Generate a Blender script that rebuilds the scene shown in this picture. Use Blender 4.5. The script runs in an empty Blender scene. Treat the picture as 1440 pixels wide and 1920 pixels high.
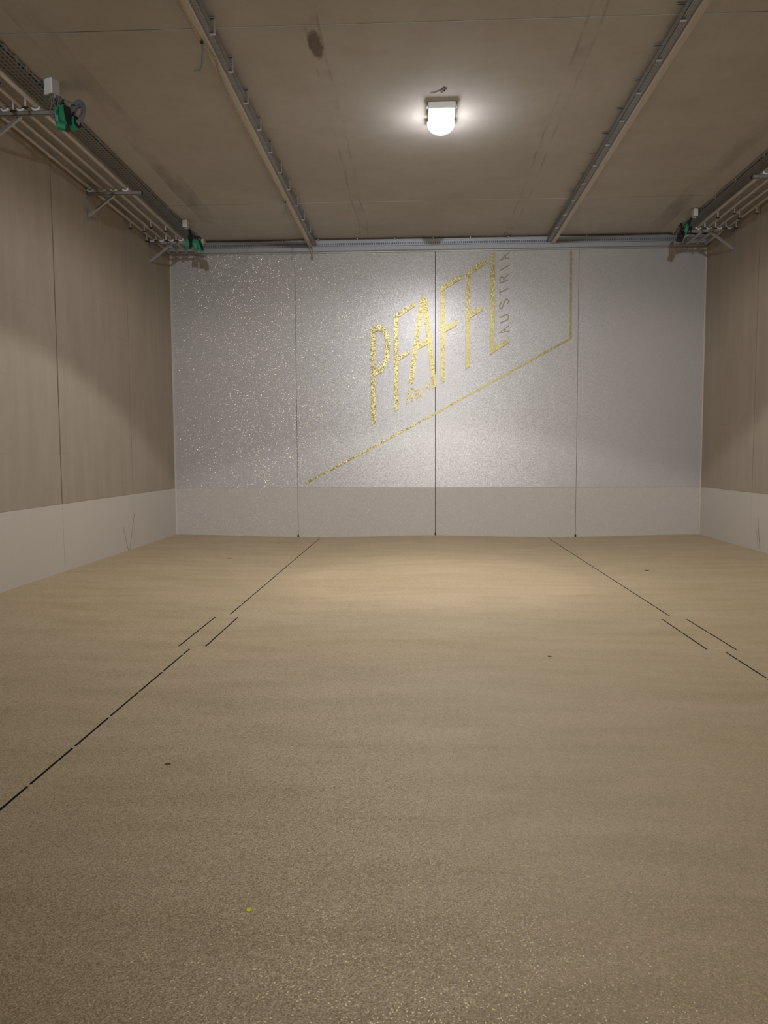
import bpy, bmesh, math, random
from mathutils import Vector, Matrix
random.seed(7)
S = bpy.context.scene
COL = S.collection

# ------------------------------------------------------------------ camera
CAMZ = 1.6
PITCH, YAW, ROLL, FPX = -0.0739, -0.0446, -0.0049, 1447.463
def basis():
    cy, sy, cp, sp = math.cos(YAW), math.sin(YAW), math.cos(PITCH), math.sin(PITCH)
    f = Vector((sy*cp, cy*cp, sp)); r = Vector((cy, -sy, 0)); u = r.cross(f)
    r2 = math.cos(ROLL)*r + math.sin(ROLL)*u
    u2 = -math.sin(ROLL)*r + math.cos(ROLL)*u
    return f, r2, u2
FW, RT, UP = basis()
cam = bpy.data.objects.new('camera', bpy.data.cameras.new('camera'))
COL.objects.link(cam)
m = Matrix((RT, UP, -FW)).transposed().to_4x4()
m.translation = Vector((0, 0, CAMZ))
cam.matrix_world = m
cam.data.sensor_fit = 'VERTICAL'
cam.data.sensor_height = 36
cam.data.lens = FPX/1920*36
cam.data.clip_start = 0.02
S.camera = cam
S.view_settings.view_transform = 'Standard'
S.view_settings.look = 'None'
S.view_settings.gamma = 1
S.view_settings.use_curve_mapping = False
S.view_settings.exposure = 0.15

# room: x XL..XR, back wall at y = D, ceiling z = H
XL, XR, D, H, YF = -4.93, 5.56, 15.47, 5.82, -7.0
PZ = 0.945           # top of the pale lower wall band
SL, SR = -1.967, 2.56  # floor slots

# ------------------------------------------------------------------ world and lights
w = bpy.data.worlds.new('world'); S.world = w; w.use_nodes = True
w.node_tree.nodes['Background'].inputs[0].default_value = (0.9, 0.92, 1.0, 1)
w.node_tree.nodes['Background'].inputs[1].default_value = 0.0

LAMPS = [(0.29, 9.88), (0.29, -3.0)]
SPOT_W = [500, 5]      # narrow-beam part of each lamp's light
ALL_W = [410, 100]      # wide part
GLOW_W = [15, 12]       # what leaves the diffuser upwards and sideways
WORK_W = 1600           # work light on a low stand behind the viewer
FLOOD_W = 2350          # floodlight high on the wall behind the viewer, aimed down the room
def light(name, kind, loc, power, color, rot=(0, 0, 0), **kw):
    d = bpy.data.lights.new(name, kind); d.energy = power; d.color = color
    for k, v in kw.items(): setattr(d, k, v)
    o = bpy.data.objects.new(name, d); COL.objects.link(o)
    o.location = loc; o.rotation_euler = rot
    return o

# ------------------------------------------------------------------ helpers
def tag(o, label=None, cat=None, group=None, kind=None):
    if label: o['label'] = label
    if cat: o['category'] = cat
    if group: o['group'] = group
    if kind: o['kind'] = kind
    return o
def empty(name, loc, label, cat, group=None):
    o = bpy.data.objects.new(name, None); COL.objects.link(o); o.location = loc
    o.empty_display_size = 0.1
    return tag(o, label, cat, group)
def build(name, bm, mat, parent=None, smooth=False, loc=None):
    """bm is in the parent's local frame when there is a parent"""
    me = bpy.data.meshes.new(name)
    bmesh.ops.recalc_face_normals(bm, faces=bm.faces)
    bm.to_mesh(me); bm.free()
    for p in me.polygons: p.use_smooth = smooth
    if mat: me.materials.append(mat)
    o = bpy.data.objects.new(name, me); COL.objects.link(o)
    if parent: o.parent = parent
    if loc: o.location = loc
    return o
def box(bm, x0, x1, y0, y1, z0, z1, bevel=0, mat4=None):
    vs = [bm.verts.new((x, y, z)) for x in (x0, x1) for y in (y0, y1) for z in (z0, z1)]
    F = [(0,1,3,2),(4,6,7,5),(0,4,5,1),(2,3,7,6),(0,2,6,4),(1,5,7,3)]
    fs = [bm.faces.new([vs[i] for i in f]) for f in F]
    if mat4: bmesh.ops.transform(bm, matrix=mat4, verts=vs)
    if bevel:
        es = list({e for f in fs for e in f.edges})
        bmesh.ops.bevel(bm, geom=es, offset=bevel, segments=2, affect='EDGES', profile=0.5)
def tube(bm, pts, r, n=10, cap=True):
    pts = [Vector(p) for p in pts]
    rings = []
    up = Vector((0, 0, 1))
    for i, p in enumerate(pts):
        d = (pts[min(i+1, len(pts)-1)] - pts[max(i-1, 0)]).normalized()
        a = d.cross(up)
        if a.length < 0.05: a = d.cross(Vector((1, 0, 0)))
        a.normalize(); b = d.cross(a).normalized()
        rr = r[i] if isinstance(r, (list, tuple)) else r
        rings.append([bm.verts.new(p + rr*(math.cos(t)*a + math.sin(t)*b)) for t in [2*math.pi*k/n for k in range(n)]])
    for i in range(len(rings)-1):
        for k in range(n):
            bm.faces.new((rings[i][k], rings[i][(k+1) % n], rings[i+1][(k+1) % n], rings[i+1][k]))
    if cap:
        bm.faces.new(rings[0]); bm.faces.new(list(reversed(rings[-1])))
def curve_pts(P, n=8):
    """Catmull-Rom through the points"""
    P = [Vector(p) for p in P]; out = []
    for i in range(len(P)-1):
        a, b, c, d = P[max(i-1, 0)], P[i], P[i+1], P[min(i+2, len(P)-1)]
        for k in range(n):
            t = k/n
            out.append(0.5*((2*b) + (c-a)*t + (2*a-5*b+4*c-d)*t*t + (3*b-a-3*c+d)*t**3))
    out.append(P[-1]); return out
def bar_between(bm, A, B, wid, hei):
    A, B = Vector(A), Vector(B); d = B-A; L = d.length
    q = d.to_track_quat('X', 'Z').to_matrix().to_4x4(); q.translation = A
    box(bm, 0, L, -wid/2, wid/2, -hei/2, hei/2, mat4=q)
def copy_tree(o, parent=None):
    c = o.copy(); COL.objects.link(c)
    if parent: c.parent = parent
    for ch in [x for x in kids.get(o.name, [])]:
        copy_tree(ch, c)
    return c
kids = {}
def kid(parent, o):
    kids.setdefault(parent.name, []).append(o); return o

# ------------------------------------------------------------------ materials
class NT:
    def __init__(s, name):
        s.m = bpy.data.materials.new(name); s.m.use_nodes = True
        s.t = s.m.node_tree; s.b = s.t.nodes['Principled BSDF']
        s.pos = s.n('ShaderNodeNewGeometry').outputs['Position']
    def n(s, typ, **kw):
        x = s.t.nodes.new(typ)
        for k, v in kw.items(): setattr(x, k, v)
        return x
    def put(s, sock, v):
        if isinstance(v, bpy.types.NodeSocket): s.t.links.new(v, sock)
        elif v is not None: sock.default_value = v
    def math(s, op, a, b=None, c=None, clamp=False):
        x = s.n('ShaderNodeMath', operation=op); x.use_clamp = clamp
        for i, v in enumerate((a, b, c)): s.put(x.inputs[i], v)
        return x.outputs[0]
    def vec(s, op, a, b=None):
        x = s.n('ShaderNodeVectorMath', operation=op); s.put(x.inputs[0], a)
        if b is not None: s.put(x.inputs[3] if op == 'SCALE' else x.inputs[1], b)
        return x.outputs[0]
    def mix(s, f, a, b, blend='MIX'):
        x = s.n('ShaderNodeMix', data_type='RGBA', blend_type=blend)
        s.put(x.inputs[0], f); s.put(x.inputs[6], a); s.put(x.inputs[7], b)
        return x.outputs[2]
    def noise(s, scale, detail=3, rough=0.5, stretch=None, dist=0):
        v = s.pos if stretch is None else s.vec('MULTIPLY', s.pos, stretch)
        x = s.n('ShaderNodeTexNoise'); s.put(x.inputs['Vector'], v)
        x.inputs['Scale'].default_value = scale; x.inputs['Detail'].default_value = detail
        x.inputs['Roughness'].default_value = rough; x.inputs['Distortion'].default_value = dist
        return x.outputs[0]
    def voro(s, scale, stretch=None):
        v = s.pos if stretch is None else s.vec('MULTIPLY', s.pos, stretch)
        x = s.n('ShaderNodeTexVoronoi'); s.put(x.inputs['Vector'], v)
        x.inputs['Scale'].default_value = scale
        return x
    def ramp(s, f, a, b, clamp=True):
        x = s.n('ShaderNodeMapRange'); x.clamp = clamp
        s.put(x.inputs[0], f); x.inputs[1].default_value = a; x.inputs[2].default_value = b
        return x.outputs[0]
    def xyz(s):
        x = s.n('ShaderNodeSeparateXYZ'); s.put(x.inputs[0], s.pos); return x.outputs
    def bump(s, h, strength=0.3, dist=0.01):
        x = s.n('ShaderNodeBump'); x.inputs['Strength'].default_value = strength
        x.inputs['Distance'].default_value = dist; s.put(x.inputs['Height'], h)
        s.put(s.b.inputs['Normal'], x.outputs[0])
    def out(s, **kw):
        for k, v in kw.items():
            s.put(s.b.inputs[k.replace('_', ' ')], v)
        return s.m
def rgb(r, g, b): return (r, g, b, 1)
def plain(name, c, rough=0.5, metal=0.0, var=0.12, scale=30):
    t = NT(name)
    f = t.noise(scale, 3)
    col = t.mix(f, rgb(*[x*(1-var) for x in c]), rgb(*[min(1, x*(1+var)) for x in c]))
    return t.out(Base_Color=col, Roughness=rough, Metallic=metal)
def sparkle_normal(t, cell, k):
    """tilt each little flake's own facet by its random cell colour"""
    g = t.n('ShaderNodeNewGeometry').outputs['Normal']
    c = t.vec('SUBTRACT', cell.outputs['Color'], (0.5, 0.5, 0.5))
    return t.vec('NORMALIZE', t.vec('ADD', g, t.vec('SCALE', c, k)))

def mat_side():
    t = NT('shuttered_concrete')
    a = t.noise(0.7, 4, 0.6); b = t.noise(2.2, 5, 0.6, (1, 2.2, 0.35)); c = t.noise(40, 4, 0.6)
    col = t.mix(a, rgb(.355, .30, .24), rgb(.425, .363, .298))
    col = t.mix(t.ramp(b, .35, .75), col, t.mix(1.0, col, rgb(.86, .85, .83), 'MULTIPLY'))
    col = t.mix(t.math('MULTIPLY', c, .3), col, rgb(.30, .24, .18))
    # faint horizontal formwork lines
    z = t.xyz()[2]
    l = t.math('ABSOLUTE', t.math('SUBTRACT', t.math('FRACT', t.math('ADD', t.math('MULTIPLY', z, 2.1), t.math('MULTIPLY', a, .12))), .5))
    l = t.math('MULTIPLY', t.math('LESS_THAN', l, .010), t.ramp(t.noise(1.3, 3), .5, .62))
    col = t.mix(t.math('MULTIPLY', l, .12), col, rgb(.13, .10, .08))
    t.bump(c, .25, .004)
    return t.out(Base_Color=col, Roughness=.85)
def mat_band():
    t = NT('smooth_cement_board')
    a = t.noise(1.2, 4, 0.6); c = t.noise(60, 4, 0.6)
    col = t.mix(a, rgb(.55, .50, .45), rgb(.60, .55, .50))
    col = t.mix(t.math('MULTIPLY', c, .2), col, rgb(.30, .26, .22))
    t.bump(c, .1, .002)
    return t.out(Base_Color=col, Roughness=.7)
def mat_ceiling():
    t = NT('ceiling_concrete')
    x, y, z = t.xyz()
    a = t.noise(0.55, 5, 0.6); b = t.noise(3, 5, 0.65); c = t.noise(45, 4, .6)
    col = t.mix(t.ramp(a, .3, .7), rgb(.465, .448, .428), rgb(.55, .535, .525))
    col = t.mix(t.math('MULTIPLY', t.ramp(b, .45, .8), .35), col, rgb(.35, .31, .27))
    col = t.mix(t.math('MULTIPLY', c, .2), col, rgb(.35, .30, .25))
    # long stains left by bearers, along two lines and near the side walls
    def line(x0, wd):
        d = t.math('ABSOLUTE', t.math('SUBTRACT', t.math('ADD', x, t.math('MULTIPLY', t.math('SUBTRACT', t.noise(.8, 2), .5), .10)), x0))
        return t.math('LESS_THAN', d, wd), d
    for x0 in (-1.03, 1.73):
        inside, d = line(x0, .085)
        n1 = t.noise(2.2, 3, .6, (1, .8, 1))
        edge = t.math('MULTIPLY', inside, t.math('GREATER_THAN', d, .055))
        col = t.mix(t.math('MULTIPLY', edge, t.math('MULTIPLY', t.ramp(n1, .42, .62), .28)), col, rgb(.16, .12, .095))
        col = t.mix(t.math('MULTIPLY', inside, t.math('MULTIPLY', t.ramp(t.noise(1.0, 3, .6), .53, .66), .28)), col, rgb(.16, .12, .095))
    for x0, sgn in ((-3.75, 1), (4.45, 1)):
        inside, d = line(x0, .16)
        col = t.mix(t.math('MULTIPLY', inside, t.math('MULTIPLY', t.ramp(t.noise(.9, 4, .6, (2, .5, 1)), .45, .7), .40)), col, rgb(.13, .095, .075))
    # the dark brown patch
    def sq(v, s_): return t.math('POWER', t.math('MULTIPLY', v, s_), 2)
    d = t.math('ADD', sq(t.math('ABSOLUTE', t.math('SUBTRACT', x, -1.05)), 1/.075), sq(t.math('ABSOLUTE', t.math('SUBTRACT', y, 8.25)), 1/.32))
    d = t.math('ADD', d, t.math('MULTIPLY', t.noise(14, 3), 1.1))
    col = t.mix(t.math('MULTIPLY', t.ramp(d, 1.6, 1.1), .75), col, rgb(.10, .058, .042))
    t.bump(c, .2, .003)
    return t.out(Base_Color=col, Roughness=.85)
def mat_floor():
    t = NT('quartz_resin_floor')
    v = t.voro(240); 
    a = t.noise(.55, 4, .6, (.8, 1.6, 1)); b = t.noise(2.2, 5, .65, (.45, 1.7, 1)); g = t.noise(160, 3, .6)
    col = t.mix(t.ramp(a, .32, .68), rgb(.49, .377, .235), rgb(.53, .417, .278))
    col = t.mix(t.math('MULTIPLY', t.ramp(b, .42, .72), .55), col, rgb(.35, .27, .145))
    pk = t.noise(.8, 3, .5, (.7, 1.4, 1))
    col = t.mix(t.math('MULTIPLY', t.ramp(pk, .55, .75), .35), col, rgb(.55, .39, .29))
    s = t.n('ShaderNodeSeparateColor'); t.put(s.inputs[0], v.outputs['Color'])
    gr = t.ramp(s.outputs[0], 0, 1)
    col = t.mix(1.0, col, t.mix(gr, rgb(.70, .68, .63), rgb(1.30, 1.30, 1.30)), 'MULTIPLY')
    dens = t.ramp(t.noise(1.1, 3, .6), .35, .7)
    flake = t.math('GREATER_THAN', s.outputs[1], t.math('SUBTRACT', .955, t.math('MULTIPLY', dens, .07)))
    col = t.mix(flake, col, rgb(.66, .55, .33))
    rough = t.math('SUBTRACT', .62, t.math('MULTIPLY', flake, .15))
    N = sparkle_normal(t, v, .45)
    t.put(t.b.inputs['Normal'], N)
    return t.out(Base_Color=col, Roughness=rough, Metallic=t.math('MULTIPLY', flake, .55))
def mat_glitter(name='glitter_render', lower=False):
    t = NT(name)
    v = t.voro(115); vb = t.voro(40)
    s = t.n('ShaderNodeSeparateColor'); t.put(s.inputs[0], v.outputs['Color'])
    sb = t.n('ShaderNodeSeparateColor'); t.put(sb.inputs[0], vb.outputs['Color'])
    a = t.noise(.5, 4, .6)
    base = t.mix(a, rgb(.475, .460, .468), rgb(.515, .50, .508))
    base = t.mix(t.math('MULTIPLY', t.noise(2, 4, .6, (1, 1, .4)), .25), base, rgb(.44, .41, .385))
    if lower: base = t.mix(1.0, base, rgb(.98, .93, .86), 'MULTIPLY')
    base = t.mix(1.0, base, t.mix(s.outputs[2], rgb(.92, .92, .92), rgb(1.08, 1.08, 1.08)), 'MULTIPLY')
    dens = t.math('MULTIPLY', t.ramp(t.noise(.5, 4, .6), .24, .60), t.ramp(t.noise(2.4, 4, .65), .30, .75))
    # metal flakes thrown onto the render, in drifts
    k, b0 = (.03, .988) if lower else (.12, .966)
    fl = t.math('MULTIPLY', t.math('GREATER_THAN', s.outputs[0], t.math('SUBTRACT', b0, t.math('MULTIPLY', dens, k))),
                t.math('LESS_THAN', v.outputs['Distance'], .40))
    big = t.math('MULTIPLY', t.math('GREATER_THAN', sb.outputs[1], .990), t.math('LESS_THAN', vb.outputs['Distance'], .20))
    fl = t.math('MAXIMUM', fl, big)
    tint = t.mix(t.ramp(s.outputs[1], .45, .9), rgb(.95, .82, .48), rgb(.97, .94, .88))
    col = t.mix(fl, base, tint)
    t.put(t.b.inputs['Normal'], sparkle_normal(t, v, t.math('ADD', .11, t.math('MULTIPLY', fl, .32))))
    rough = t.math('SUBTRACT', .62 if lower else .33, t.math('MULTIPLY', fl, .08 if not lower else .3))
    met = t.math('ADD', .05 if lower else .20, t.math('MULTIPLY', fl, .15))
    return t.out(Base_Color=col, Roughness=rough, Metallic=met)
def mat_gold():
    t = NT('gold_glitter_leaf')
    v = t.voro(60)
    s = t.n('ShaderNodeSeparateColor'); t.put(s.inputs[0], v.outputs['Color'])
    a = t.noise(1.6, 4, .6)
    col = t.mix(s.outputs[0], rgb(.22, .18, .075), rgb(.52, .45, .22))
    col = t.mix(t.math('MULTIPLY', t.ramp(a, .4, .75), .35), col, rgb(.30, .24, .12))
    t.put(t.b.inputs['Normal'], sparkle_normal(t, v, .15))
    return t.out(Base_Color=col, Roughness=.38, Metallic=.72)
def mat_perf(name, axis, c=(.42, .43, .44), pitch=.028, cross=.022, hw=.27, rough=.42, metal=.7):
    """perforated galvanised sheet: rows of slots punched through"""
    t = NT(name)
    co = t.xyz()
    u = co[1] if axis == 'y' else co[0]
    v = t.math('ADD', co[0] if axis == 'y' else co[2], co[2] if axis == 'y' else co[1])
    a = t.math('ABSOLUTE', t.math('SUBTRACT', t.math('FRACT', t.math('DIVIDE', u, pitch)), .5))
    b = t.math('ABSOLUTE', t.math('SUBTRACT', t.math('FRACT', t.math('DIVIDE', v, cross)), .5))
    hole = t.math('MULTIPLY', t.math('LESS_THAN', a, hw), t.math('LESS_THAN', b, .24))
    n = t.noise(9, 4, .7)
    col = t.mix(n, rgb(*[x*.8 for x in c]), rgb(*[x*1.15 for x in c]))
    alpha = t.math('SUBTRACT', 1, hole)
    return t.out(Base_Color=col, Roughness=rough, Metallic=metal, Alpha=alpha)

M = dict(
    side=mat_side(), band=mat_band(), ceil=mat_ceiling(), floor=mat_floor(),
    glit=mat_glitter(), glit2=mat_glitter('glitter_render_dull', True), gold=mat_gold(),
    perf_y=mat_perf('perforated_steel_along', 'y'), perf_x=mat_perf('perforated_steel_across', 'x', (.36, .38, .42), .036, .085),
    perf_w=mat_perf('perforated_steel_wide', 'y', (.40, .41, .40), .075, .05, .33),
    dark=plain('dark_gap', (.018, .014, .012), .9),
    joint=plain('joint_dark', (.07, .055, .045), .9),
    paint=plain('grey_painted_steel', (.40, .40, .41), .45, .3),
    galv=plain('galvanised_steel', (.46, .45, .44), .40, .75),
    trunk=plain('beige_trunking', (.58, .53, .47), .5, .1),
    trunk2=plain('grey_trunking', (.38, .39, .42), .45, .4),
    steel=plain('stainless_pipe', (.62, .56, .49), .45, .35),
    chrome=plain('bright_steel', (.72, .72, .74), .25, .9),
    gold2=plain('dull_gold_leaf', (.27, .23, .14), .5, .5, .35, 60),
    white2=plain('pale_steel', (.62, .61, .60), .4, .2),
    white=plain('white_plastic', (.90, .90, .92), .35),
    offwhite=plain('beige_plastic', (.42, .39, .37), .5),
    green=plain('green_plastic', (.02, .30, .145), .45),
    black=plain('black_plastic', (.012, .012, .013), .5),
    grey=plain('grey_cable', (.17, .17, .18), .5),
    yellow=plain('yellow_cable', (.38, .325, .19), .6),
    pencil=plain('green_pencil', (.10, .12, .09), .8),
    debris=plain('dry_plant_debris', (.06, .035, .02), .8),
    petal=plain('yellow_plastic_chip', (.85, .80, .02), .5),
)

# ------------------------------------------------------------------ floor
def lerp(a, b, t): return a+(b-a)*t
def smooth(t): return t*t*(3-2*t)
LOW, MID, FX = -0.055, -0.015, 0.30
def fz(x):
    def seg(x0, z0, x1, z1): return lerp(z0, z1, smooth((x-x0)/(x1-x0)))
    if x <= SL: return seg(XL, 0, SL, LOW)
    if x <= FX: return seg(SL, LOW, FX, MID)
    if x <= SR: return seg(FX, MID, SR, LOW)
    return seg(SR, LOW, XR, 0)
PY0, PY1 = 6.54, 7.78
GL, GR = (-2.088, -1.852), (2.436, 2.680)
def slots():
    out = []
    for xc, breaks, phase in ((SL, 0.513, 6.264), (SR, 0.513, 6.21)):
        ys = []
        y = phase
        while y > YF: ys.append(y); y -= breaks
        near = sorted(ys)
        a = YF+.4
        for b in near + [6.46]:
            if b-.012 > a+.05: out.append((xc, a, b-.012))
            a = b+.012
        y = 7.90; k = 0
        while y < D-.25:
            e = min(y+.513-.02, D-.25); out.append((xc, y, e)); y += .513
    for g in (GL, GR):
        for xc in g:
            out.append((xc, PY0, 7.15)); out.append((xc, 7.17, PY1-.03))
    return out
SLOTS = slots(); HW = .0075
bm = bmesh.new()
xs = set([XL, XR]); n = 44
for i in range(n+1): xs.add(round(XL+(XR-XL)*i/n, 4))
for xc in [SL, SR, *GL, *GR]:
    xs = {x for x in xs if abs(x-xc) > .03}
    xs |= {round(xc-HW, 4), round(xc+HW, 4)}
xs |= {XL, XR}
xs = sorted(xs)
ys = sorted({YF, D} | {round(v, 4) for s_ in SLOTS for v in s_[1:]})
def inslot(x, y):
    return any(abs(x-a) < HW and b < y < c for a, b, c in SLOTS)
V = {}
def gv(i, j):
    if (i, j) not in V: V[i, j] = bm.verts.new((xs[i], ys[j], fz(xs[i])))
    return V[i, j]
for i in range(len(xs)-1):
    for j in range(len(ys)-1):
        cx, cy = (xs[i]+xs[i+1])/2, (ys[j]+ys[j+1])/2
        if not inslot(cx, cy):
            bm.faces.new((gv(i, j), gv(i+1, j), gv(i+1, j+1), gv(i, j+1)))
floor = build('floor', bm, M['floor']); tag(floor, 'beige quartz resin floor with two rows of narrow slots', 'floor', kind='structure')
bm = bmesh.new()
for xc, a, b in SLOTS:      # channel walls below each slot
    zt = fz(xc)-.001
    x0, x1 = xc-HW, xc+HW
    P = [bm.verts.new(p) for p in ((x0, a, zt), (x1, a, zt), (x1, b, zt), (x0, b, zt), (x0, a, zt-.09), (x1, a, zt-.09), (x1, b, zt-.09), (x0, b, zt-.09))]
    for f in ((4, 5, 6, 7), (0, 1, 5, 4), (1, 2, 6, 5), (2, 3, 7, 6), (3, 0, 4, 7)): bm.faces.new([P[k] for k in f])
ch = build('slot_channel', bm, M['dark'], floor); ch['label'] = 'black air channel below the floor slots'

# ------------------------------------------------------------------ walls and ceiling
def struct(name, bm, mat, label, cat='wall'):
    return tag(build(name, bm, mat), label, cat, kind='structure')
JL = [10.47, 13.13]
YJ = [10.47-2.655*k for k in range(7, 0, -1)]
YJ = [y for y in YJ if y > YF]+JL
def side_wall(name, x, sgn, label):
    # sgn: direction of the outside
    edges = [YF]+YJ+[D]
    bm = bmesh.new()
    for i, (a, b) in enumerate(zip(edges[:-1], edges[1:])):
        g = .026
        box(bm, min(x, x+sgn*.2), max(x, x+sgn*.2), a+(g if i else 0)*.5, b-g*.5, PZ, H)
    o = struct(name, bm, M['side'], label)
    bm = bmesh.new(); box(bm, min(x+sgn*.014, x+sgn*.3), max(x+sgn*.014, x+sgn*.3), YF, D, PZ, H)
    j = build('panel_joint', bm, M['joint'], o); j['label'] = 'dark joint filler between the concrete wall panels'
    bm = bmesh.new()
    for i, (a, b) in enumerate(zip(edges[:-1], edges[1:])):
        box(bm, min(x-sgn*.004, x+sgn*.2), max(x-sgn*.004, x+sgn*.2), a+.003, b-.003, -.02, PZ-.003)
    struct(name.replace('wall', 'baseboard'), bm, M['band'], label.replace('upper concrete', 'pale lower band of the'), 'wall base')
    return o
side_wall('wall_left', XL, -1, 'upper concrete left side wall in tall brown panels')
side_wall('wall_right', XR, 1, 'upper concrete right side wall in tall brown panels')
# back wall: five panels of glitter render with open joints
BJ = [XL, -2.43, .343, 3.127, XR]
bm = bmesh.new(); bm2 = bmesh.new()
for i, (a, b) in enumerate(zip(BJ[:-1], BJ[1:])):
    ga = (.016 if i == 2 else .007)*.5 if i else 0
    gb = (.016 if i == 1 else .007)*.5 if i < 3 else 0
    box(bm, a+ga, b-gb, D, D+.2, PZ+.001, H)
    box(bm2, a+ga, b-gb, D-.002, D+.2, -.12, PZ-.002)
wb = struct('wall_back', bm, M['glit'], 'grey back wall sprinkled with gold and silver glitter')
struct('baseboard_back', bm2, M['glit2'], 'duller lower band of the grey glittering back wall', 'wall base')
bm = bmesh.new(); box(bm, XL, XR, D+.06, D+.3, -.1, H)
build('panel_joint', bm, M['joint'], wb)
bm = bmesh.new()
for x in BJ[1:-1]: box(bm, x-.016, x+.016, D-.006, D+.01, fz(x)+.0, fz(x)+.05)
j = build('joint_foot', bm, M['dark'], wb)
# pale corner strips where the back wall meets the sides
bm = bmesh.new()
box(bm, XL, XL+.035, D-.02, D, 0, 5.60)
struct('trim_1', bm, M['band'], 'pale vertical corner strip left of the back wall', 'trim')
bm = bmesh.new()
box(bm, XR-.03, XR, D-.02, D, 0, 5.60)
struct('trim_2', bm, M['band'], 'pale vertical corner strip right of the back wall', 'trim')
bm = bmesh.new(); box(bm, XL-.2, XR+.2, YF-.2, YF, -.1, H)
struct('wall_front', bm, M['side'], 'plain concrete wall behind the viewer')
# ceiling panels with stepped joints
CJ = [YF]+[7.884-2.655*k for k in range(5, -1, -1)]+[10.517, 13.224, D+.2]
CJ = [c for c in CJ if c >= YF]
bm = bmesh.new()
for i, (a, b) in enumerate(zip(CJ[:-1], CJ[1:])):
    st = [0, .003, 0, .004, .002][i % 5]
    box(bm, XL-.2, XR+.2, a+.0035, b-.0035, H-.001-st, H+.2)
struct('ceiling', bm, M['ceil'], 'brownish precast concrete ceiling slabs with stained streaks', 'ceiling')
bm = bmesh.new(); box(bm, XL-.2, XR+.2, YF, D+.2, H+.03, H+.25)
build('panel_joint', bm, M['joint'], bpy.data.objects['ceiling'])

# scribble on the ceiling behind the lamp
def ribbon(bm, pts, wd, nrm, th):
    """flat stroke of width wd through world points on a plane with normal nrm"""
    nrm = Vector(nrm)
    pts = [Vector(p) for p in pts]
    L, R_ = [], []
    for i, p in enumerate(pts):
        d1 = (pts[i]-pts[i-1]).normalized() if i else (pts[1]-pts[0]).normalized()
        d2 = (pts[i+1]-pts[i]).normalized() if i < len(pts)-1 else d1
        n1, n2 = d1.cross(nrm), d2.cross(nrm)
        mm = (n1+n2); mm = mm.normalized() if mm.length > 1e-4 else n1
        k = 1/max(.5, mm.dot(n1))
        L.append(p+mm*wd/2*k); R_.append(p-mm*wd/2*k)
    for i in range(len(pts)-1):
        q = [L[i], L[i+1], R_[i+1], R_[i]]
        lo = [bm.verts.new(a) for a in q]; hi = [bm.verts.new(a+nrm*(th+.0004*i)) for a in q]
        bm.faces.new(lo); bm.faces.new(hi)
        for k2 in range(4): bm.faces.new((lo[k2], lo[(k2+1) % 4], hi[(k2+1) % 4], hi[k2]))
def ray(px, py): return FW + RT*((px-720)/FPX) - UP*((py-960)/FPX)
def on(px, py, ax, val):
    """point of a plane of the room (axis ax at val) that was surveyed at a photo pixel"""
    o = Vector((0, 0, CAMZ)); d = ray(px, py)
    return o + d*((val-o[ax])/d[ax])
bm = bmesh.new()
zc = H-.001-.008
for st in ([(807, 175), (816, 173), (825, 170), (831, 167)], [(827, 168), (833, 164), (838, 166)], [(834, 163), (833, 172)], [(829, 171), (838, 167)], [(826, 173), (831, 174)]):
    ribbon(bm, [on(a, b, 2, zc) for a, b in st], .012, (0, 0, -1), .001)
o = build('scribble', bm, M['joint'], bpy.data.objects['ceiling']); o['label'] = 'dark scribbled mark on the ceiling beyond the lamp'
bm = bmesh.new()
for a, b in (([(243, 1033), (252, 963)]), ([(241, 1033), (231, 988)])):
    ribbon(bm, [on(*a, 0, XL+.004), on(*b, 0, XL+.004)], .010, (1, 0, 0), .001)
o = build('pencil_mark', bm, M['pencil'], bpy.data.objects['baseboard_left']); o['label'] = 'dark green v-shaped pencil mark'
bm = bmesh.new()
ribbon(bm, [on(1425, 1034, 0, XR-.004), on(1423, 1005, 0, XR-.004), on(1421, 970, 0, XR-.004)], .012, (-1, 0, 0), .001)
ribbon(bm, [on(1422, 1028, 0, XR-.004), on(1417, 985, 0, XR-.004)], .006, (-1, 0, 0), .001)
o = build('pencil_mark', bm, M['pencil'], bpy.data.objects['baseboard_right']); o['label'] = 'dark green upright pencil mark'

# ------------------------------------------------------------------ drain covers between the slot pairs
for g, side in ((GL, 'left'), (GR, 'right')):
    bm = bmesh.new()
    z = fz((g[0]+g[1])/2)
    box(bm, g[0]+.012, g[1]-.012, PY0+.02, PY1-.05, z-.02, z+.0045, bevel=.003)
    o = build('floor_cover', bm, M['floor'])
    tag(o, 'flush rectangular resin cover between the paired slots of the %s slot row' % side, 'floor cover', 'floor covers in the slot rows')

# ------------------------------------------------------------------ lettering on the back wall
sign = empty('wall_lettering', (0, D, 3), 'gold relief logo lettering on the glittering grey back wall', 'lettering')
WY = D
def W(p): return on(p[0], p[1], 1, WY) - Vector((0, D, 3))
TH = .030
def poly(bm, P, th=TH):
    q = [W(p) for p in P]
    lo = [bm.verts.new(a) for a in q]; hi = [bm.verts.new(a+Vector((0, -th, 0))) for a in q]
    bm.faces.new(lo); bm.faces.new(hi)
    k = len(q)
    for i in range(k): bm.faces.new((lo[i], lo[(i+1) % k], hi[(i+1) % k], hi[i]))
def letter(polys=(), strokes=(), wd=0, name='letter', label=None, mat='gold', th=TH):
    bm = bmesh.new()
    for i, P in enumerate(polys): poly(bm, P, th+(.0012*i if len(polys) < 6 else (.0012 if i == 0 else 0)))
    for i, s_ in enumerate(strokes): ribbon(bm, [W(p) for p in s_], wd, (0, -1, 0), th+.001*i)
    o = build(name, bm, M[mat], sign)
    if label: o['label'] = label
    return o
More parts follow.
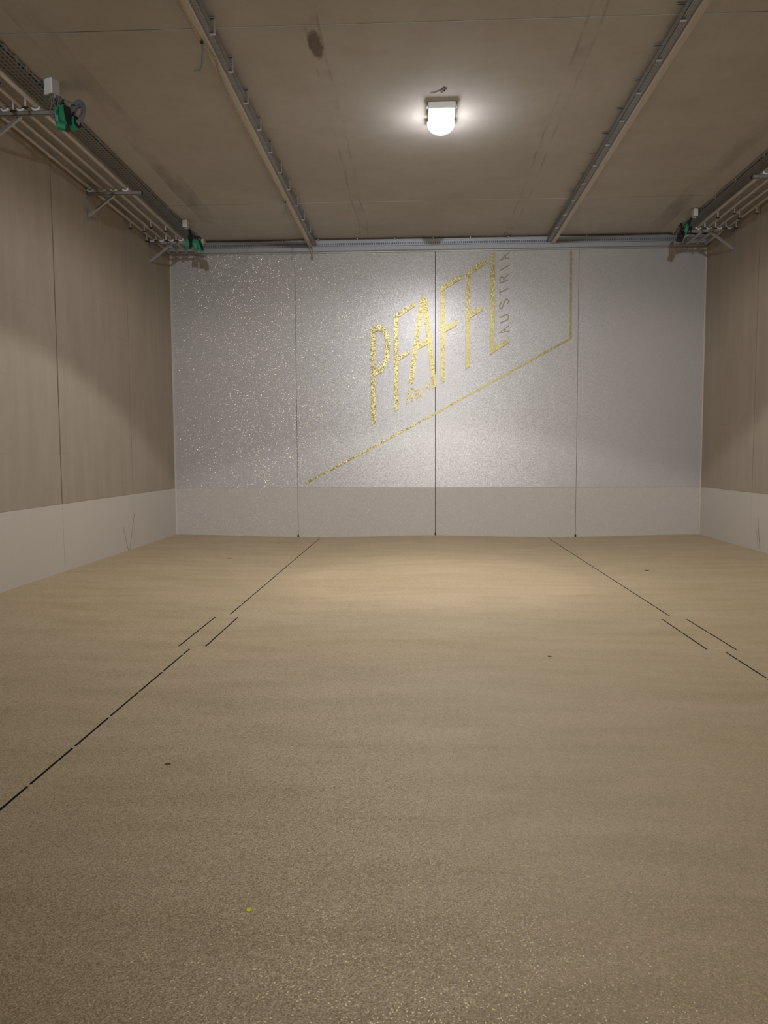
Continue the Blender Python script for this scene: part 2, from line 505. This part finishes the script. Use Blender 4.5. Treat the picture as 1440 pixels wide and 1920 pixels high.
# P
outer = [(695, 615.8), (704.2, 610.8), (710.8, 609.8), (718.3, 612.9), (725.8, 620), (730, 630), (731.5, 644.2), (730.8, 660.8), (727.5, 678.3), (722.5, 690), (716.7, 698.3), (711.7, 701.5), (704, 704)]
inner = [(703.6, 626), (704, 622.1), (710.5, 620), (716.5, 622.8), (720.3, 629), (722.3, 636), (722.9, 644.2), (721.9, 661), (718.6, 676), (714.6, 686), (710, 690.3), (706, 692.6), (703.6, 693.5)]
P_ = [[(695, 615.8), (703.6, 611.2), (704.2, 793), (696.1, 797.4)]]
for i in range(len(outer)-1): P_.append([outer[i], outer[i+1], inner[i+1], inner[i]])
letter(P_)
# F
def F_(a): return a
letter([[(738.3, 591.7), (747.1, 586.2), (747.2, 767.5), (738.9, 772)],
        [(747.1, 586.0), (777.3, 566.7), (777.9, 574.6), (747.1, 595.4)],
        [(747.3, 667.5), (768.2, 655), (768.2, 663.3), (747.2, 676.3)]])
# A
letter([[(787.1, 559.6), (793.5, 557.4), (793.3, 580.8), (775, 718.3), (765.6, 722.8)],
        [(793.5, 557.4), (800, 554.8), (818.9, 725), (810.6, 728.9), (793.3, 580.8)],
        [(784.8, 643.8), (800.4, 634.2), (801.7, 645.8), (783.2, 655.4)]])
# F
letter([[(825.8, 537.1), (834.8, 531.7), (834.0, 715), (825.9, 720)],
        [(834.8, 531.7), (866.7, 512.5), (866.7, 522.5), (834.7, 542.5)],
        [(834.5, 610.8), (856.9, 600.4), (856.9, 609.6), (834.4, 623.1)]])
# F
letter([[(873.3, 509.2), (882.1, 503.8), (880.5, 688.1), (872.1, 693.1)],
        [(882.1, 503.8), (914.2, 483.3), (914.6, 492.9), (882.1, 515)],
        [(881.3, 584.2), (904.2, 573.3), (903.8, 582.1), (881.2, 596.7)]])
# L
letter([[(918.8, 479.7), (927.9, 474.1), (926.9, 649.4), (918.1, 665.6)],
        [(926.9, 649.4), (954.8, 635), (953.8, 642.5), (918.1, 665.6)]])
# R & A
SW = .030
def small(strokes, wd, lab=None, th=.012):
    letter(strokes=strokes, wd=wd, name='small_letter', label=lab, th=th, mat='gold' if th > .01 else 'gold2')
small([[(762.4, 758.3), (766.0, 737), (766.7, 732.2), (770.6, 728.9), (775.3, 729.3), (775.6, 735.6), (771.7, 743), (766, 746.7)], [(771.5, 743.3), (773.4, 752.5)]], SW)
small([[(792, 741), (788.6, 744.4), (784, 738.9), (779.6, 733), (781.7, 728.9), (785, 730), (784.4, 735.5), (779, 740.5), (777.4, 744.2), (781.5, 746.6), (787, 741), (790.8, 732.4)]], SW*.8)
small([[(795, 738.3), (799, 725), (803.3, 711.7), (804.8, 722), (806.3, 732)], [(799, 727), (805.4, 724.4)]], SW*.9)
# AUSTRIA, reading upwards
AW = .020
small([[(954.4, 610.9), (936.3, 624.1), (955.3, 620.8)], [(946, 617.5), (946.8, 622.3)]], AW, th=.008)
small([[(937, 596), (949, 589.8), (953, 591), (953.2, 596), (951, 600), (937, 606)]], AW, th=.008)
small([[(951.4, 569.7), (953.9, 565), (951, 560.8), (947.3, 561.7), (944, 570.6), (941.3, 578.6), (937.5, 578.1), (936.6, 572.5), (939.4, 567.3)]], AW, th=.008)
small([[(937.3, 542.5), (937.5, 554.7)], [(937.5, 548.5), (953, 540.5)]], AW, th=.008)
small([[(953.4, 524.7), (937.5, 531.3), (937.5, 521.5), (940.6, 519), (944.5, 521), (944.4, 528.5)], [(945, 522.5), (953.4, 513.9)]], AW, th=.008)
small([[(937.5, 507.3), (954.4, 497.5)]], AW, th=.008)
small([[(954.4, 473.1), (938.4, 487.2), (955.3, 483.4)], [(947.5, 479), (948.2, 485)]], AW, th=.008)
# thin angled frame line
letter(strokes=[[(573, 906), (770, 800.5), (1069.5, 634.5), (1071, 470)]], wd=.040, name='frame_line', label='thin gold line running diagonally then straight up', th=.012)

# ------------------------------------------------------------------ ceiling lamps
def ceiling_lamp(i, label):
    x, y = LAMPS[i]
    z0 = H-.009
    t = empty('ceiling_lamp', (x, y, z0), label, 'lamp', 'ceiling lamps')
    bm = bmesh.new(); box(bm, -.165, .165, -.30, .32, -.075, 0, bevel=.012)
    build('housing', bm, M['white'], t)
    for sx in (-1, 1):
        for sy in (-.24, .2):
            bm = bmesh.new(); box(bm, sx*.17-.012, sx*.17+.012, sy-.03, sy+.03, -.05, -.03)
            build('clip', bm, M['galv'], t)
    bm = bmesh.new()
    n, mrows = 32, 8
    rings = []
    for k in range(mrows+1):
        a = math.pi/2*k/mrows
        r = .17*math.cos(a); z = -.075-.13*math.sin(a)
        rings.append([bm.verts.new((r*math.cos(2*math.pi*j/n), .14+r*math.sin(2*math.pi*j/n), z)) for j in range(n)] if k < mrows else [bm.verts.new((0, .14, z))])
    for k in range(mrows-1):
        for j in range(n): bm.faces.new((rings[k][j], rings[k][(j+1) % n], rings[k+1][(j+1) % n], rings[k+1][j]))
    for j in range(n): bm.faces.new((rings[-2][j], rings[-2][(j+1) % n], rings[-1][0]))
    g = NT('lamp_glow')
    g.b.inputs['Emission Color'].default_value = (1, .97, .93, 1)
    g.b.inputs['Emission Strength'].default_value = 16
    o = build('diffuser', bm, g.m, t, smooth=True); o['label'] = 'glowing round white diffuser'
    l = light('lamp_light', 'SPOT', (0, .14, -.215), SPOT_W[i], (1, .99, .98), rot=(math.radians(-6), 0, 0), spot_size=math.radians(131 if i == 0 else 172), spot_blend=.10, shadow_soft_size=.09)
    l.parent = t
    l = light('lamp_light', 'SPOT', (0, .14, -.215), ALL_W[i], (1, .99, .98), spot_size=math.radians(174), spot_blend=.25, shadow_soft_size=.09)
    l.parent = t
    l = light('lamp_light', 'POINT', (0, .14, -.32), GLOW_W[i], (1, .96, .98), shadow_soft_size=.10)
    l.parent = t
ceiling_lamp(0, 'bright white ceiling lamp glowing between the two ceiling trays')
ceiling_lamp(1, 'bright ceiling lamp behind the viewer near the front wall')
t = empty('floodlight', (0.29, YF, 5.45), 'floodlight high on the wall behind the viewer', 'floodlight')
bm = bmesh.new(); box(bm, -.2, .2, .05, .16, -.14, .14, bevel=.01)
build('housing', bm, M['paint'], t)
bm = bmesh.new(); box(bm, -.03, .03, 0, .055, -.05, .05)
build('bracket', bm, M['paint'], t)
fl = light('flood_light', 'SPOT', (0, .22, 0), FLOOD_W, (.93, .97, 1.0), rot=(math.radians(90-7), 0, 0), spot_size=math.radians(56), spot_blend=.8, shadow_soft_size=.15)
fl.parent = t
t = empty('work_light', (1.3, -5.6, 0), 'work light on a low tripod behind the viewer', 'work light')
bm = bmesh.new(); box(bm, -.14, .14, -.07, .02, 1.75, 1.97, bevel=.01)
build('housing', bm, M['paint'], t)
bm = bmesh.new(); tube(bm, [(0, -.03, .7), (0, -.03, 1.75)], .015)
build('pole', bm, M['paint'], t)
for a in (0, 2.09, 4.19):
    bm = bmesh.new(); tube(bm, [(0, -.03, .75), (.45*math.sin(a), -.03-.45*math.cos(a), .0)], .012)
    build('leg', bm, M['paint'], t)
wl = light('work_lamp_light', 'SPOT', (0, .06, 1.86), WORK_W, (1, .94, .83), rot=(math.radians(89), 0, math.radians(3)), spot_size=math.radians(40), spot_blend=1.0, shadow_soft_size=.10)
wl.parent = t

# ------------------------------------------------------------------ ceiling trays (two, running away from the viewer)
HOOK_Y = [7.694-.733*k for k in range(6, 0, -1)]+[7.694, 8.43, 9.16, 9.89, 10.62, 11.35, 12.08, 12.85, 13.6, 14.35]
def hook_bm(x, y, z0, z1, dx, wall=.007, wd=.03):
    bm = bmesh.new()
    xa, xb = sorted((x, x+dx))
    box(bm, x-wall/2, x+wall/2, y-wd/2, y+wd/2, z0, z1)
    box(bm, xa, xb, y-wd/2, y+wd/2, z0-wall, z0)
    box(bm, xa, xb, y-wd/2, y+wd/2, z1-wall, z1)
    return bm
def long_tray(name, xt0, xt1, xb0, xb1, hx, hdx, label, yend):
    """perforated U tray xt0..xt1, boxed trunking xb0..xb1, C hooks at hx"""
    y0 = 2.5
    t = empty(name, ((xt0+xt1)/2, 0, 5.66), label, 'cable tray', 'cable trays along the ceiling')
    ox = (xt0+xt1)/2
    bm = bmesh.new()
    box(bm, xt0-ox, xt1-ox, y0, yend, .01, .012)
    box(bm, xt0-ox, xt0-ox+.002, y0, yend, .01, .075)
    box(bm, xt1-ox-.002, xt1-ox, y0, yend, .01, .075)
    build('tray', bm, M['perf_y'], t)
    bm = bmesh.new()
    box(bm, xt0-ox+.006, xt1-ox-.006, y0, yend, .013, .05)
    o = build('cable_bundle', bm, M['grey'], t)
    bm = bmesh.new()
    box(bm, xb0-ox, xb1-ox, y0, yend, -.02, .045, bevel=.004)
    build('trunking', bm, M['trunk'], t)
    for y in HOOK_Y:
        if y > yend-.1 or y < y0: continue
        if hdx > -.09: b = hook_bm(hx-ox, y, 0.0, .150, hdx)
        else:
            b = bmesh.new()
            box(b, hx-ox-.006, hx-ox, y-.015, y+.015, .0, .150)
            box(b, hx-ox-.060, hx-ox, y-.015, y+.015, -.007, .0)
            box(b, hx-ox-.105, hx-ox, y-.015, y+.015, .143, .150)
        build('hook', b, M['chrome'], t)
    return t
long_tray('cable_tray', -2.045, -1.975, -2.115, -2.047, -1.955, -.05, 'left perforated ceiling tray with c-shaped hooks and yellow cable', 15.30)
long_tray('cable_tray', 2.475, 2.56, 2.562, 2.632, 2.525, -.10, 'right perforated ceiling tray with wide pale side face', 15.30)
# yellow cable
z = 5.635
P = [(-2.115, 2.6, z), (-2.12, 5, z), (-2.118, 6.9, z), (-2.12, 7.60, z-.003), (-2.085, 7.9, z-.022), (-2.06, 8.1, z-.012), (-2.10, 8.5, z), (-2.122, 9.3, z), (-2.118, 11, z), (-2.122, 13, z), (-2.115, 14.9, z), (-2.105, 15.2, z-.01), (-2.075, 15.30, z-.10), (-2.05, 15.31, z-.21)]
bm = bmesh.new(); tube(bm, curve_pts(P), .011, 8)
tag(build('electric_cable', bm, M['yellow'], smooth=True), 'thin yellow cable running along the edge of the left ceiling tray', 'cable')
bm = bmesh.new(); tube(bm, curve_pts([(-2.06, 14.8, z-.004), (-2.05, 15.2, z-.01), (-2.07, 15.31, z-.12), (-2.09, 15.32, z-.20)]), .010, 8)
tag(build('electric_cable', bm, M['yellow'], smooth=True), 'short yellow cable end hanging below the far end of the left ceiling tray', 'cable')
# cable ties
def tie(x, y, z, pts, label):
    t = empty('cable_tie', (x, y, z), label, 'cable tie')
    bm = bmesh.new(); tube(bm, curve_pts(pts), [.009]*5+[.006]*30 if False else .008, 6)
    build('strap', bm, M['grey'], t, smooth=True)
    bm = bmesh.new(); box(bm, -.014, .014, -.03, .0, -.010, .012)
    build('head', bm, M['black'], t)
tie(-2.10, 7.76, 5.615, [(0, 0, 0), (-.005, .03, -.04), (-.02, .06, -.10), (-.035, .10, -.16), (-.065, .12, -.19), (-.12, .12, -.20)], 'long grey cable tie tail dangling under the near part of the left tray')
tie(-2.11, 12.55, 5.62, [(0, 0, 0), (0, .02, -.05), (-.005, .03, -.12), (-.02, .03, -.18)], 'small dark cable tie tail dangling under the far part of the left tray')

# ------------------------------------------------------------------ back tray on top of the back wall
t = empty('cable_tray', (0, D, 5.66), 'long perforated cable tray running across the top of the back wall', 'cable tray')
bm = bmesh.new()
box(bm, XL+.1, XR-.02, -.130, -.128, .0, .085)          # perforated face
build('tray', bm, M['perf_x'], t)
bm = bmesh.new()
box(bm, XL+.1, XR-.02, -.135, -.0, .085, .105)
build('tray_lip', bm, M['trunk2'], t)
bm = bmesh.new()
box(bm, XL+.1, XR-.02, -.10, -.02, .01, .07)
build('cable_bundle', bm, M['grey'], t)
bm = bmesh.new()
box(bm, XL+.02, XR-.03, -.14, -.001, -.090, -.004, bevel=.006)
build('trunking', bm, M['trunk2'], t)
for px in (530, 597, 670, 740, 812, 882, 953, 1100, 1170):
    X = on(px, 450, 1, D-.14)[0]
    bm = bmesh.new()
    box(bm, X-.010, X+.010, -.146, -.136, .07, .095)
    box(bm, X-.012, X+.012, -.15, -.02, .125, .137)
    box(bm, X-.004, X+.004, -.146, -.14, .09, .13)
    build('hook', bm, M['chrome'], t)
bm = bmesh.new(); box(bm, XL+.1, XR-.02, -.05, 0, -.105, -.090)
build('mounting_rail', bm, M['galv'], t)

# ------------------------------------------------------------------ side trays in the ceiling corners
for side, x0, x1 in (('left', -4.47, -4.22), ('right', 4.86, 5.10)):
    s = -1 if side == 'left' else 1
    t = empty('cable_tray', ((x0+x1)/2, 0, 5.76), 'flat perforated cable tray above the pipes along the %s wall' % side, 'cable tray', 'flat trays above the pipes')
    hw = (x1-x0)/2
    bm = bmesh.new()
    box(bm, -hw, hw, 3.0, D-.16, 0, .002)
    box(bm, -hw, -hw+.002, 3.0, D-.16, 0, .045)
    box(bm, hw-.002, hw, 3.0, D-.16, 0, .045)
    build('tray', bm, M['perf_w'], t)
    bm = bmesh.new(); box(bm, -hw+.03, hw-.03, 3.0, D-.2, .004, .025)
    build('cable_bundle', bm, M['grey'], t)
    inner = -s*hw
    for y in [7.4, 7.62, 7.84, 8.06, 8.28, 8.50, 9.4, 10.4, 11.4, 12.4, 13.2]:
        bm = bmesh.new(); box(bm, inner-.006, inner+.006, y-.012, y+.012, -.012, .05)
        build('clip', bm, M['galv'], t)

# ------------------------------------------------------------------ pipes, brackets, nozzles
PIPE_Z = CAMZ+3.975
PL = [-4.865, -4.695, -4.515, -4.335]
PR = [5.455, 5.28, 5.10, 4.915]
NZ = {'left': {0: [13.20, 13.99], 1: [13.39, 13.97], 2: [8.74, 13.19, 13.98], 3: [8.09, 8.66, 13.41, 13.99]},
      'right': {0: [13.01, 13.82], 1: [13.26, 13.81], 2: [13.00, 13.80], 3: [13.21, 13.79]}}
WORD = ['nearest the wall', 'second from the wall', 'third from the wall', 'farthest from the wall']
noz = None
for side, xs_ in (('left', PL), ('right', PR)):
    for k, x in enumerate(xs_):
        t = empty('water_pipe', (x, 0, PIPE_Z), 'long thin metal pipe along the %s wall, %s' % (side, WORD[k]), 'pipe', 'overhead pipes along the %s wall' % side)
        bm = bmesh.new(); tube(bm, [(0, 3.0, 0), (0, D-.25, 0)], .026, 14)
        if side == 'left' and k == 0: tube(bm, [(0, 10.3, 0), (0, 10.36, 0)], .034, 14)
        build('tube', bm, M['steel'], t, smooth=True)
        for y in NZ[side][k]:
            if noz is None:
                bm = bmesh.new()
                tube(bm, [(0, 0, -.02), (0, 0, -.115)], .0115, 10)
                a = build('nozzle', bm, M['white2'], t, smooth=True, loc=(0, y, 0))
                bm = bmesh.new()
                tube(bm, [(0, 0, -.115), (0, 0, -.120), (0, 0, -.132), (0, 0, -.142)], [.013, .020, .019, .010], 10)
                box(bm, -.034, .034, -.006, .006, -.130, -.120)
                b = build('nozzle_cap', bm, M['black'], a, smooth=False)
                noz = (a, b)
            else:
                a = noz[0].copy(); COL.objects.link(a); a.parent = t; a.location = (0, y, 0)
                b = noz[1].copy(); COL.objects.link(b); b.parent = a
def bracket(side, y, label):
    s = 1 if side == 'left' else -1      # direction into the room
    xw = XL if side == 'left' else XR
    xs_ = PL if side == 'left' else PR
    t = empty('pipe_bracket', (xw, y, PIPE_Z), label, 'bracket', 'pipe brackets on the %s wall' % side)
    L = .84
    bm = bmesh.new()
    xa, xb = sorted((0, s*L)); zt = -.062
    box(bm, xa, xb, -.022, .022, zt-.045, zt-.041)
    box(bm, xa, xb, -.022, -.018, zt-.045, zt); box(bm, xa, xb, .018, .022, zt-.045, zt)
    box(bm, xa, xb, -.022, .022, zt-.003, zt)
    build('arm', bm, M['galv'], t)
    bm = bmesh.new(); e = s*L
    box(bm, min(e, e+s*.012), max(e, e+s*.012), -.024, .024, zt-.047, zt+.002)
    build('end_cap', bm, M['black'], t)
    bm = bmesh.new(); bar_between(bm, (s*.42, 0, zt-.045), (s*.02, 0, -.40), .038, .030)
    build('brace', bm, M['galv'], t)
    for za, zb in ((-.46, -.36), (-.15, -.02)):
        bm = bmesh.new(); box(bm, min(0, s*.012), max(0, s*.012), -.035, .035, za, zb)
        build('wall_plate', bm, M['galv'], t)
    for x in xs_:
        bm = bmesh.new()
        n = 14; ri, ro = .040, .066
        prof = []
        for i in range(n+1):
            a = math.radians(195+150*i/n); prof.append((math.cos(a), math.sin(a)))
        cx = x-xw
        # crescent-shaped saddle
        V_ = []
        for i, (c, q) in enumerate(prof):
            th = ri + (ro-ri)*(.35+.65*math.sin(math.pi*i/n)) if True else ro
            V_.append([bm.verts.new((cx+ri*c, yy, ri*q+.0)) for yy in (-.022, .022)]+[bm.verts.new((cx+th*c, yy, th*q)) for yy in (-.022, .022)])
        for i in range(n):
            a, b = V_[i], V_[i+1]
            bm.faces.new((a[0], b[0], b[1], a[1])); bm.faces.new((a[2], a[3], b[3], b[2]))
            bm.faces.new((a[0], a[2], b[2], b[0])); bm.faces.new((a[1], b[1], b[3], a[3]))
        bm.faces.new((V_[0][0], V_[0][1], V_[0][3], V_[0][2])); bm.faces.new((V_[-1][0], V_[-1][2], V_[-1][3], V_[-1][1]))
        build('saddle', bm, M['white'], t, smooth=True)
for y, wd in ((8.91, 'nearest the viewer'), (11.60, 'in the middle of the wall'), (14.29, 'beside the back wall')):
    bracket('left', y, 'galvanised bracket with white pipe saddles on the left wall, %s' % wd)
for y, wd in ((11.45, 'at the picture edge'), (14.12, 'beside the back wall')):
    bracket('right', y, 'galvanised bracket with white pipe saddles on the right wall, %s' % wd)

# ------------------------------------------------------------------ electrical clusters
def junction(loc, size, label, rot=0, mat='white'):
    t = empty('junction_box', loc, label, 'junction box', 'white junction boxes on the trays')
    t.rotation_euler = (0, 0, rot)
    w_, d_, h_ = size
    bm = bmesh.new(); box(bm, -w_/2, w_/2, -d_/2+.012, d_/2, -h_/2, h_/2, bevel=.006)
    build('body', bm, M['offwhite' if mat == 'white' else mat], t)
    bm = bmesh.new(); box(bm, -w_/2-.002, w_/2+.002, -d_/2-.012, -d_/2+.011, -h_/2-.002, h_/2+.002, bevel=.006)
    build('lid', bm, M[mat], t)
    bm = bmesh.new()
    for k in (-1, 0, 1): tube(bm, [(k*w_*.28, 0, -h_/2+.004), (k*w_*.28, 0, -h_/2-.03)], .011, 8)
    build('cable_gland', bm, M['offwhite'], t)
    return t
def plug(loc, w_, d_, h_, rot, label, grp='green plug connectors', mat='green'):
    """tapered hood with a black insert"""
    t = empty('plug_connector', loc, label, 'connector', grp)
    t.rotation_euler = rot
    def hood(x0, x1, mt, k=1.0):
        bm = bmesh.new()
        z1, z0 = h_/2*k, -h_/2*k
        P = [(-d_/2*.7, z1), (d_/2*.7, z1), (d_/2, z1*.3), (d_/2*.95, z0*.6), (d_/2*.5, z0), (-d_/2*.5, z0), (-d_/2*.95, z0*.6), (-d_/2, z1*.3)]
        lo = [bm.verts.new((x0, a, b)) for a, b in P]; hi = [bm.verts.new((x1, a, b)) for a, b in P]
        bm.faces.new(lo); bm.faces.new(hi)
        for i in range(8): bm.faces.new((lo[i], lo[(i+1) % 8], hi[(i+1) % 8], hi[i]))
        bmesh.ops.recalc_face_normals(bm, faces=bm.faces)
        bmesh.ops.bevel(bm, geom=bm.edges[:], offset=.003, segments=1, affect='EDGES')
        return bm
    build('hood', hood(-w_/2, w_/2, mat), M[mat], t)
    build('insert', hood(w_/2, w_/2+.022, 'black', .92), M['black'], t)
    bm = bmesh.new(); tube(bm, curve_pts([(0, 0, h_/2-.01), (0, .0, h_/2+.03), (.012, .01, h_/2+.07)]), .011, 8)
    build('cable_boot', bm, M['black'], t)
    return t
def loose(pts_list, r, label, name='cable_loop', mat='grey'):
    bm = bmesh.new()
    for P in pts_list: tube(bm, curve_pts(P, 6), r, 7)
    return tag(build(name, bm, M[mat], smooth=True), label, 'cable')
def coil(c, rx, rz, n, seed, tilt):
    rnd = random.Random(seed); out = []
    for k in range(n):
        a, b = rx*rnd.uniform(.65, 1.05), rz*rnd.uniform(.7, 1.05)
        ox, oy, oz = [rnd.uniform(-.02, .02) for _ in range(3)]
        ph = rnd.uniform(0, 1.2)
        P = []
        for i in range(15):
            q = ph+2*math.pi*i/14
            P.append((c[0]+ox+a*math.cos(q), c[1]+oy+tilt*math.sin(q)+rnd.uniform(-.01, .01), c[2]+oz+b*math.sin(q)))
        out.append(P)
    return out
# near left cluster
C1 = Vector((-4.13, 8.95, 5.60))
def cp(px, py, Y): return on(px, py, 1, Y)
b = cp(98, 165, 8.85); junction(b, (.115, .11, .165), 'white junction box above the near left green connectors', rot=-.45)
plug(cp(108, 219, 8.95), .038, .12, .20, (.2, .0, .25), 'narrow green connector at the left of the near cluster')
plug(cp(122, 218, 8.90), .060, .13, .215, (.15, -.1, -.15), 'large green connector in the middle of the near cluster')
plug(cp(117, 238, 8.88), .095, .11, .075, (.1, .25, .2), 'small tilted green connector at the bottom of the near cluster')
plug(cp(139, 232, 8.98), .075, .10, .13, (0, -.15, -.3), 'dark green connector at the right of the near cluster')
loose(coil(cp(146, 212, 9.02), .085, .15, 14, 3, .06), .011, 'grey coiled cable hanging right of the near green connectors')
loose([[cp(92, 172, 8.8), cp(97, 190, 8.85), cp(96, 210, 8.85), cp(104, 226, 8.88)], [cp(95, 172, 8.8), cp(101, 188, 8.85), cp(94, 206, 8.85), cp(100, 222, 8.88)],
       [cp(104, 172, 8.85), cp(110, 185, 8.88), cp(107, 200, 8.9), cp(108, 208, 8.9)], [cp(106, 174, 8.9), cp(114, 188, 8.9), cp(120, 198, 8.92), cp(121, 208, 8.92)],
       [cp(112, 186, 8.92), cp(122, 188, 8.94), cp(132, 192, 8.98), cp(140, 196, 9.0)]], .0075, 'dark cables joining the near junction box and green connectors')
loose([[cp(100, 176, 8.9), cp(108, 180, 8.93), cp(115, 190, 8.95), cp(112, 205, 8.95)], [cp(108, 177, 8.9), cp(113, 184, 8.93), cp(119, 195, 8.95), cp(116, 210, 8.95)]], .010, 'thick black cable tails above the near green connectors', mat='black')
# far left cluster
junction(cp(349, 420, 14.0), (.085, .085, .125), 'small white junction box above the far left green connectors', rot=-.3)
plug(cp(352, 457, 14.1), .060, .10, .17, (.1, .1, .1), 'green connector at the left of the far left cluster')
plug(cp(367, 459, 14.1), .075, .10, .18, (.1, -.05, .1), 'broad green connector in the middle of the far left cluster')
plug(cp(374, 461, 14.05), .045, .10, .20, (.1, -.28, -.1), 'slanted green connector at the right of the far left cluster')
junction(cp(380, 450, D-.195), (.09, .09, .16), 'beige box against the tray right of the far left green connectors', rot=-.4)
loose([[cp(354, 431, 14.05), cp(356, 440, 14.05), cp(354, 450, 14.05)], [cp(357, 431, 14.05), cp(359, 441, 14.05), cp(361, 452, 14.05)], [cp(355, 431, 14.05), cp(358, 446, 14.0), cp(358, 466, 13.98)], [cp(360, 441, 14.05), cp(367, 446, 14.1), cp(372, 444, 14.1), cp(378, 448, 14.12)]], .014, 'dark cables hanging between the far left junction box and connectors', mat='black')
# far right cluster
junction(cp(1302, 399, 13.9), (.075, .08, .12), 'small white junction box above the far right connectors', rot=.3)
junction(cp(1266, 429, D-.195), (.09, .09, .14), 'beige box against the tray left of the far right connectors', rot=.3)
plug(cp(1286, 430, 14.1), .055, .09, .17, (.1, .25, .0), 'green connector of the far right cluster', )
plug(cp(1275, 443, 14.1), .070, .10, .19, (.1, .3, .1), 'black connector hanging at the left of the far right cluster', 'black plug connectors', 'black')
plug(cp(1292, 432, 14.15), .040, .08, .13, (0, -.2, .1), 'slim black connector at the right of the far right cluster', 'black plug connectors', 'black')
loose([[cp(1296, 409, 14.0), cp(1294, 418, 14.05), cp(1291, 428, 14.1)], [cp(1294, 410, 14.0), cp(1292, 420, 14.05), cp(1296, 436, 14.1)], [cp(1274, 424, 14.1), cp(1278, 419, 14.1), cp(1277, 434, 14.1)]], .013, 'black cables hanging from the far right junction box', mat='black')
loose(coil(cp(1301, 425, 14.15), .035, .10, 4, 9, .03)+coil(cp(1275, 430, 14.15), .03, .08, 3, 5, .03), .008, 'grey looped cables beside the far right connectors')

# ------------------------------------------------------------------ small litter on the floor
def chip(px, py, pts, h_, mat, name, label, cat):
    p = on(px, py, 2, fz(on(px, py, 2, 0)[0]))
    bm = bmesh.new()
    lo = [bm.verts.new((a, b, 0)) for a, b in pts]; hi = [bm.verts.new((a*.8, b*.8, h_*(1+.4*math.sin(5*a/.01)))) for a, b in pts]
    bm.faces.new(lo); bm.faces.new(hi)
    k = len(pts)
    for i in range(k): bm.faces.new((lo[i], lo[(i+1) % k], hi[(i+1) % k], hi[i]))
    o = build(name, bm, M[mat]); o.location = p + Vector((0, 0, .0005))
    tag(o, label, cat)
chip(467, 1706, [(-.008, -.008), (.005, -.010), (.010, 0), (.007, .010), (-.004, .009), (-.011, .002)], .004, 'petal', 'plastic_chip', 'tiny bright yellow chip lying on the floor near the viewer', 'chip')
chip(314, 1433, [(-.018, -.003), (.0, -.005), (.016, -.002), (.018, .003), (.002, .004), (-.016, .003)], .004, 'debris', 'plant_debris', 'small dark scrap of debris on the left part of the floor', 'debris')
chip(1030, 1231, [(-.016, -.010), (.0, -.012), (.018, -.004), (.010, .010), (-.010, .012)], .006, 'debris', 'plant_debris', 'tiny dark crumb on the right middle of the floor', 'debris')
chip(1213, 1070, [(-.02, -.02), (.01, -.03), (.03, -.0), (.010, .03), (-.020, .02)], .008, 'debris', 'plant_debris', 'tiny dark crumb on the floor towards the right wall', 'debris')
chip(430, 1047, [(-.03, -.02), (.01, -.03), (.04, -.0), (.010, .03), (-.030, .02)], .008, 'debris', 'plant_debris', 'tiny dark crumb on the floor towards the left wall', 'debris')
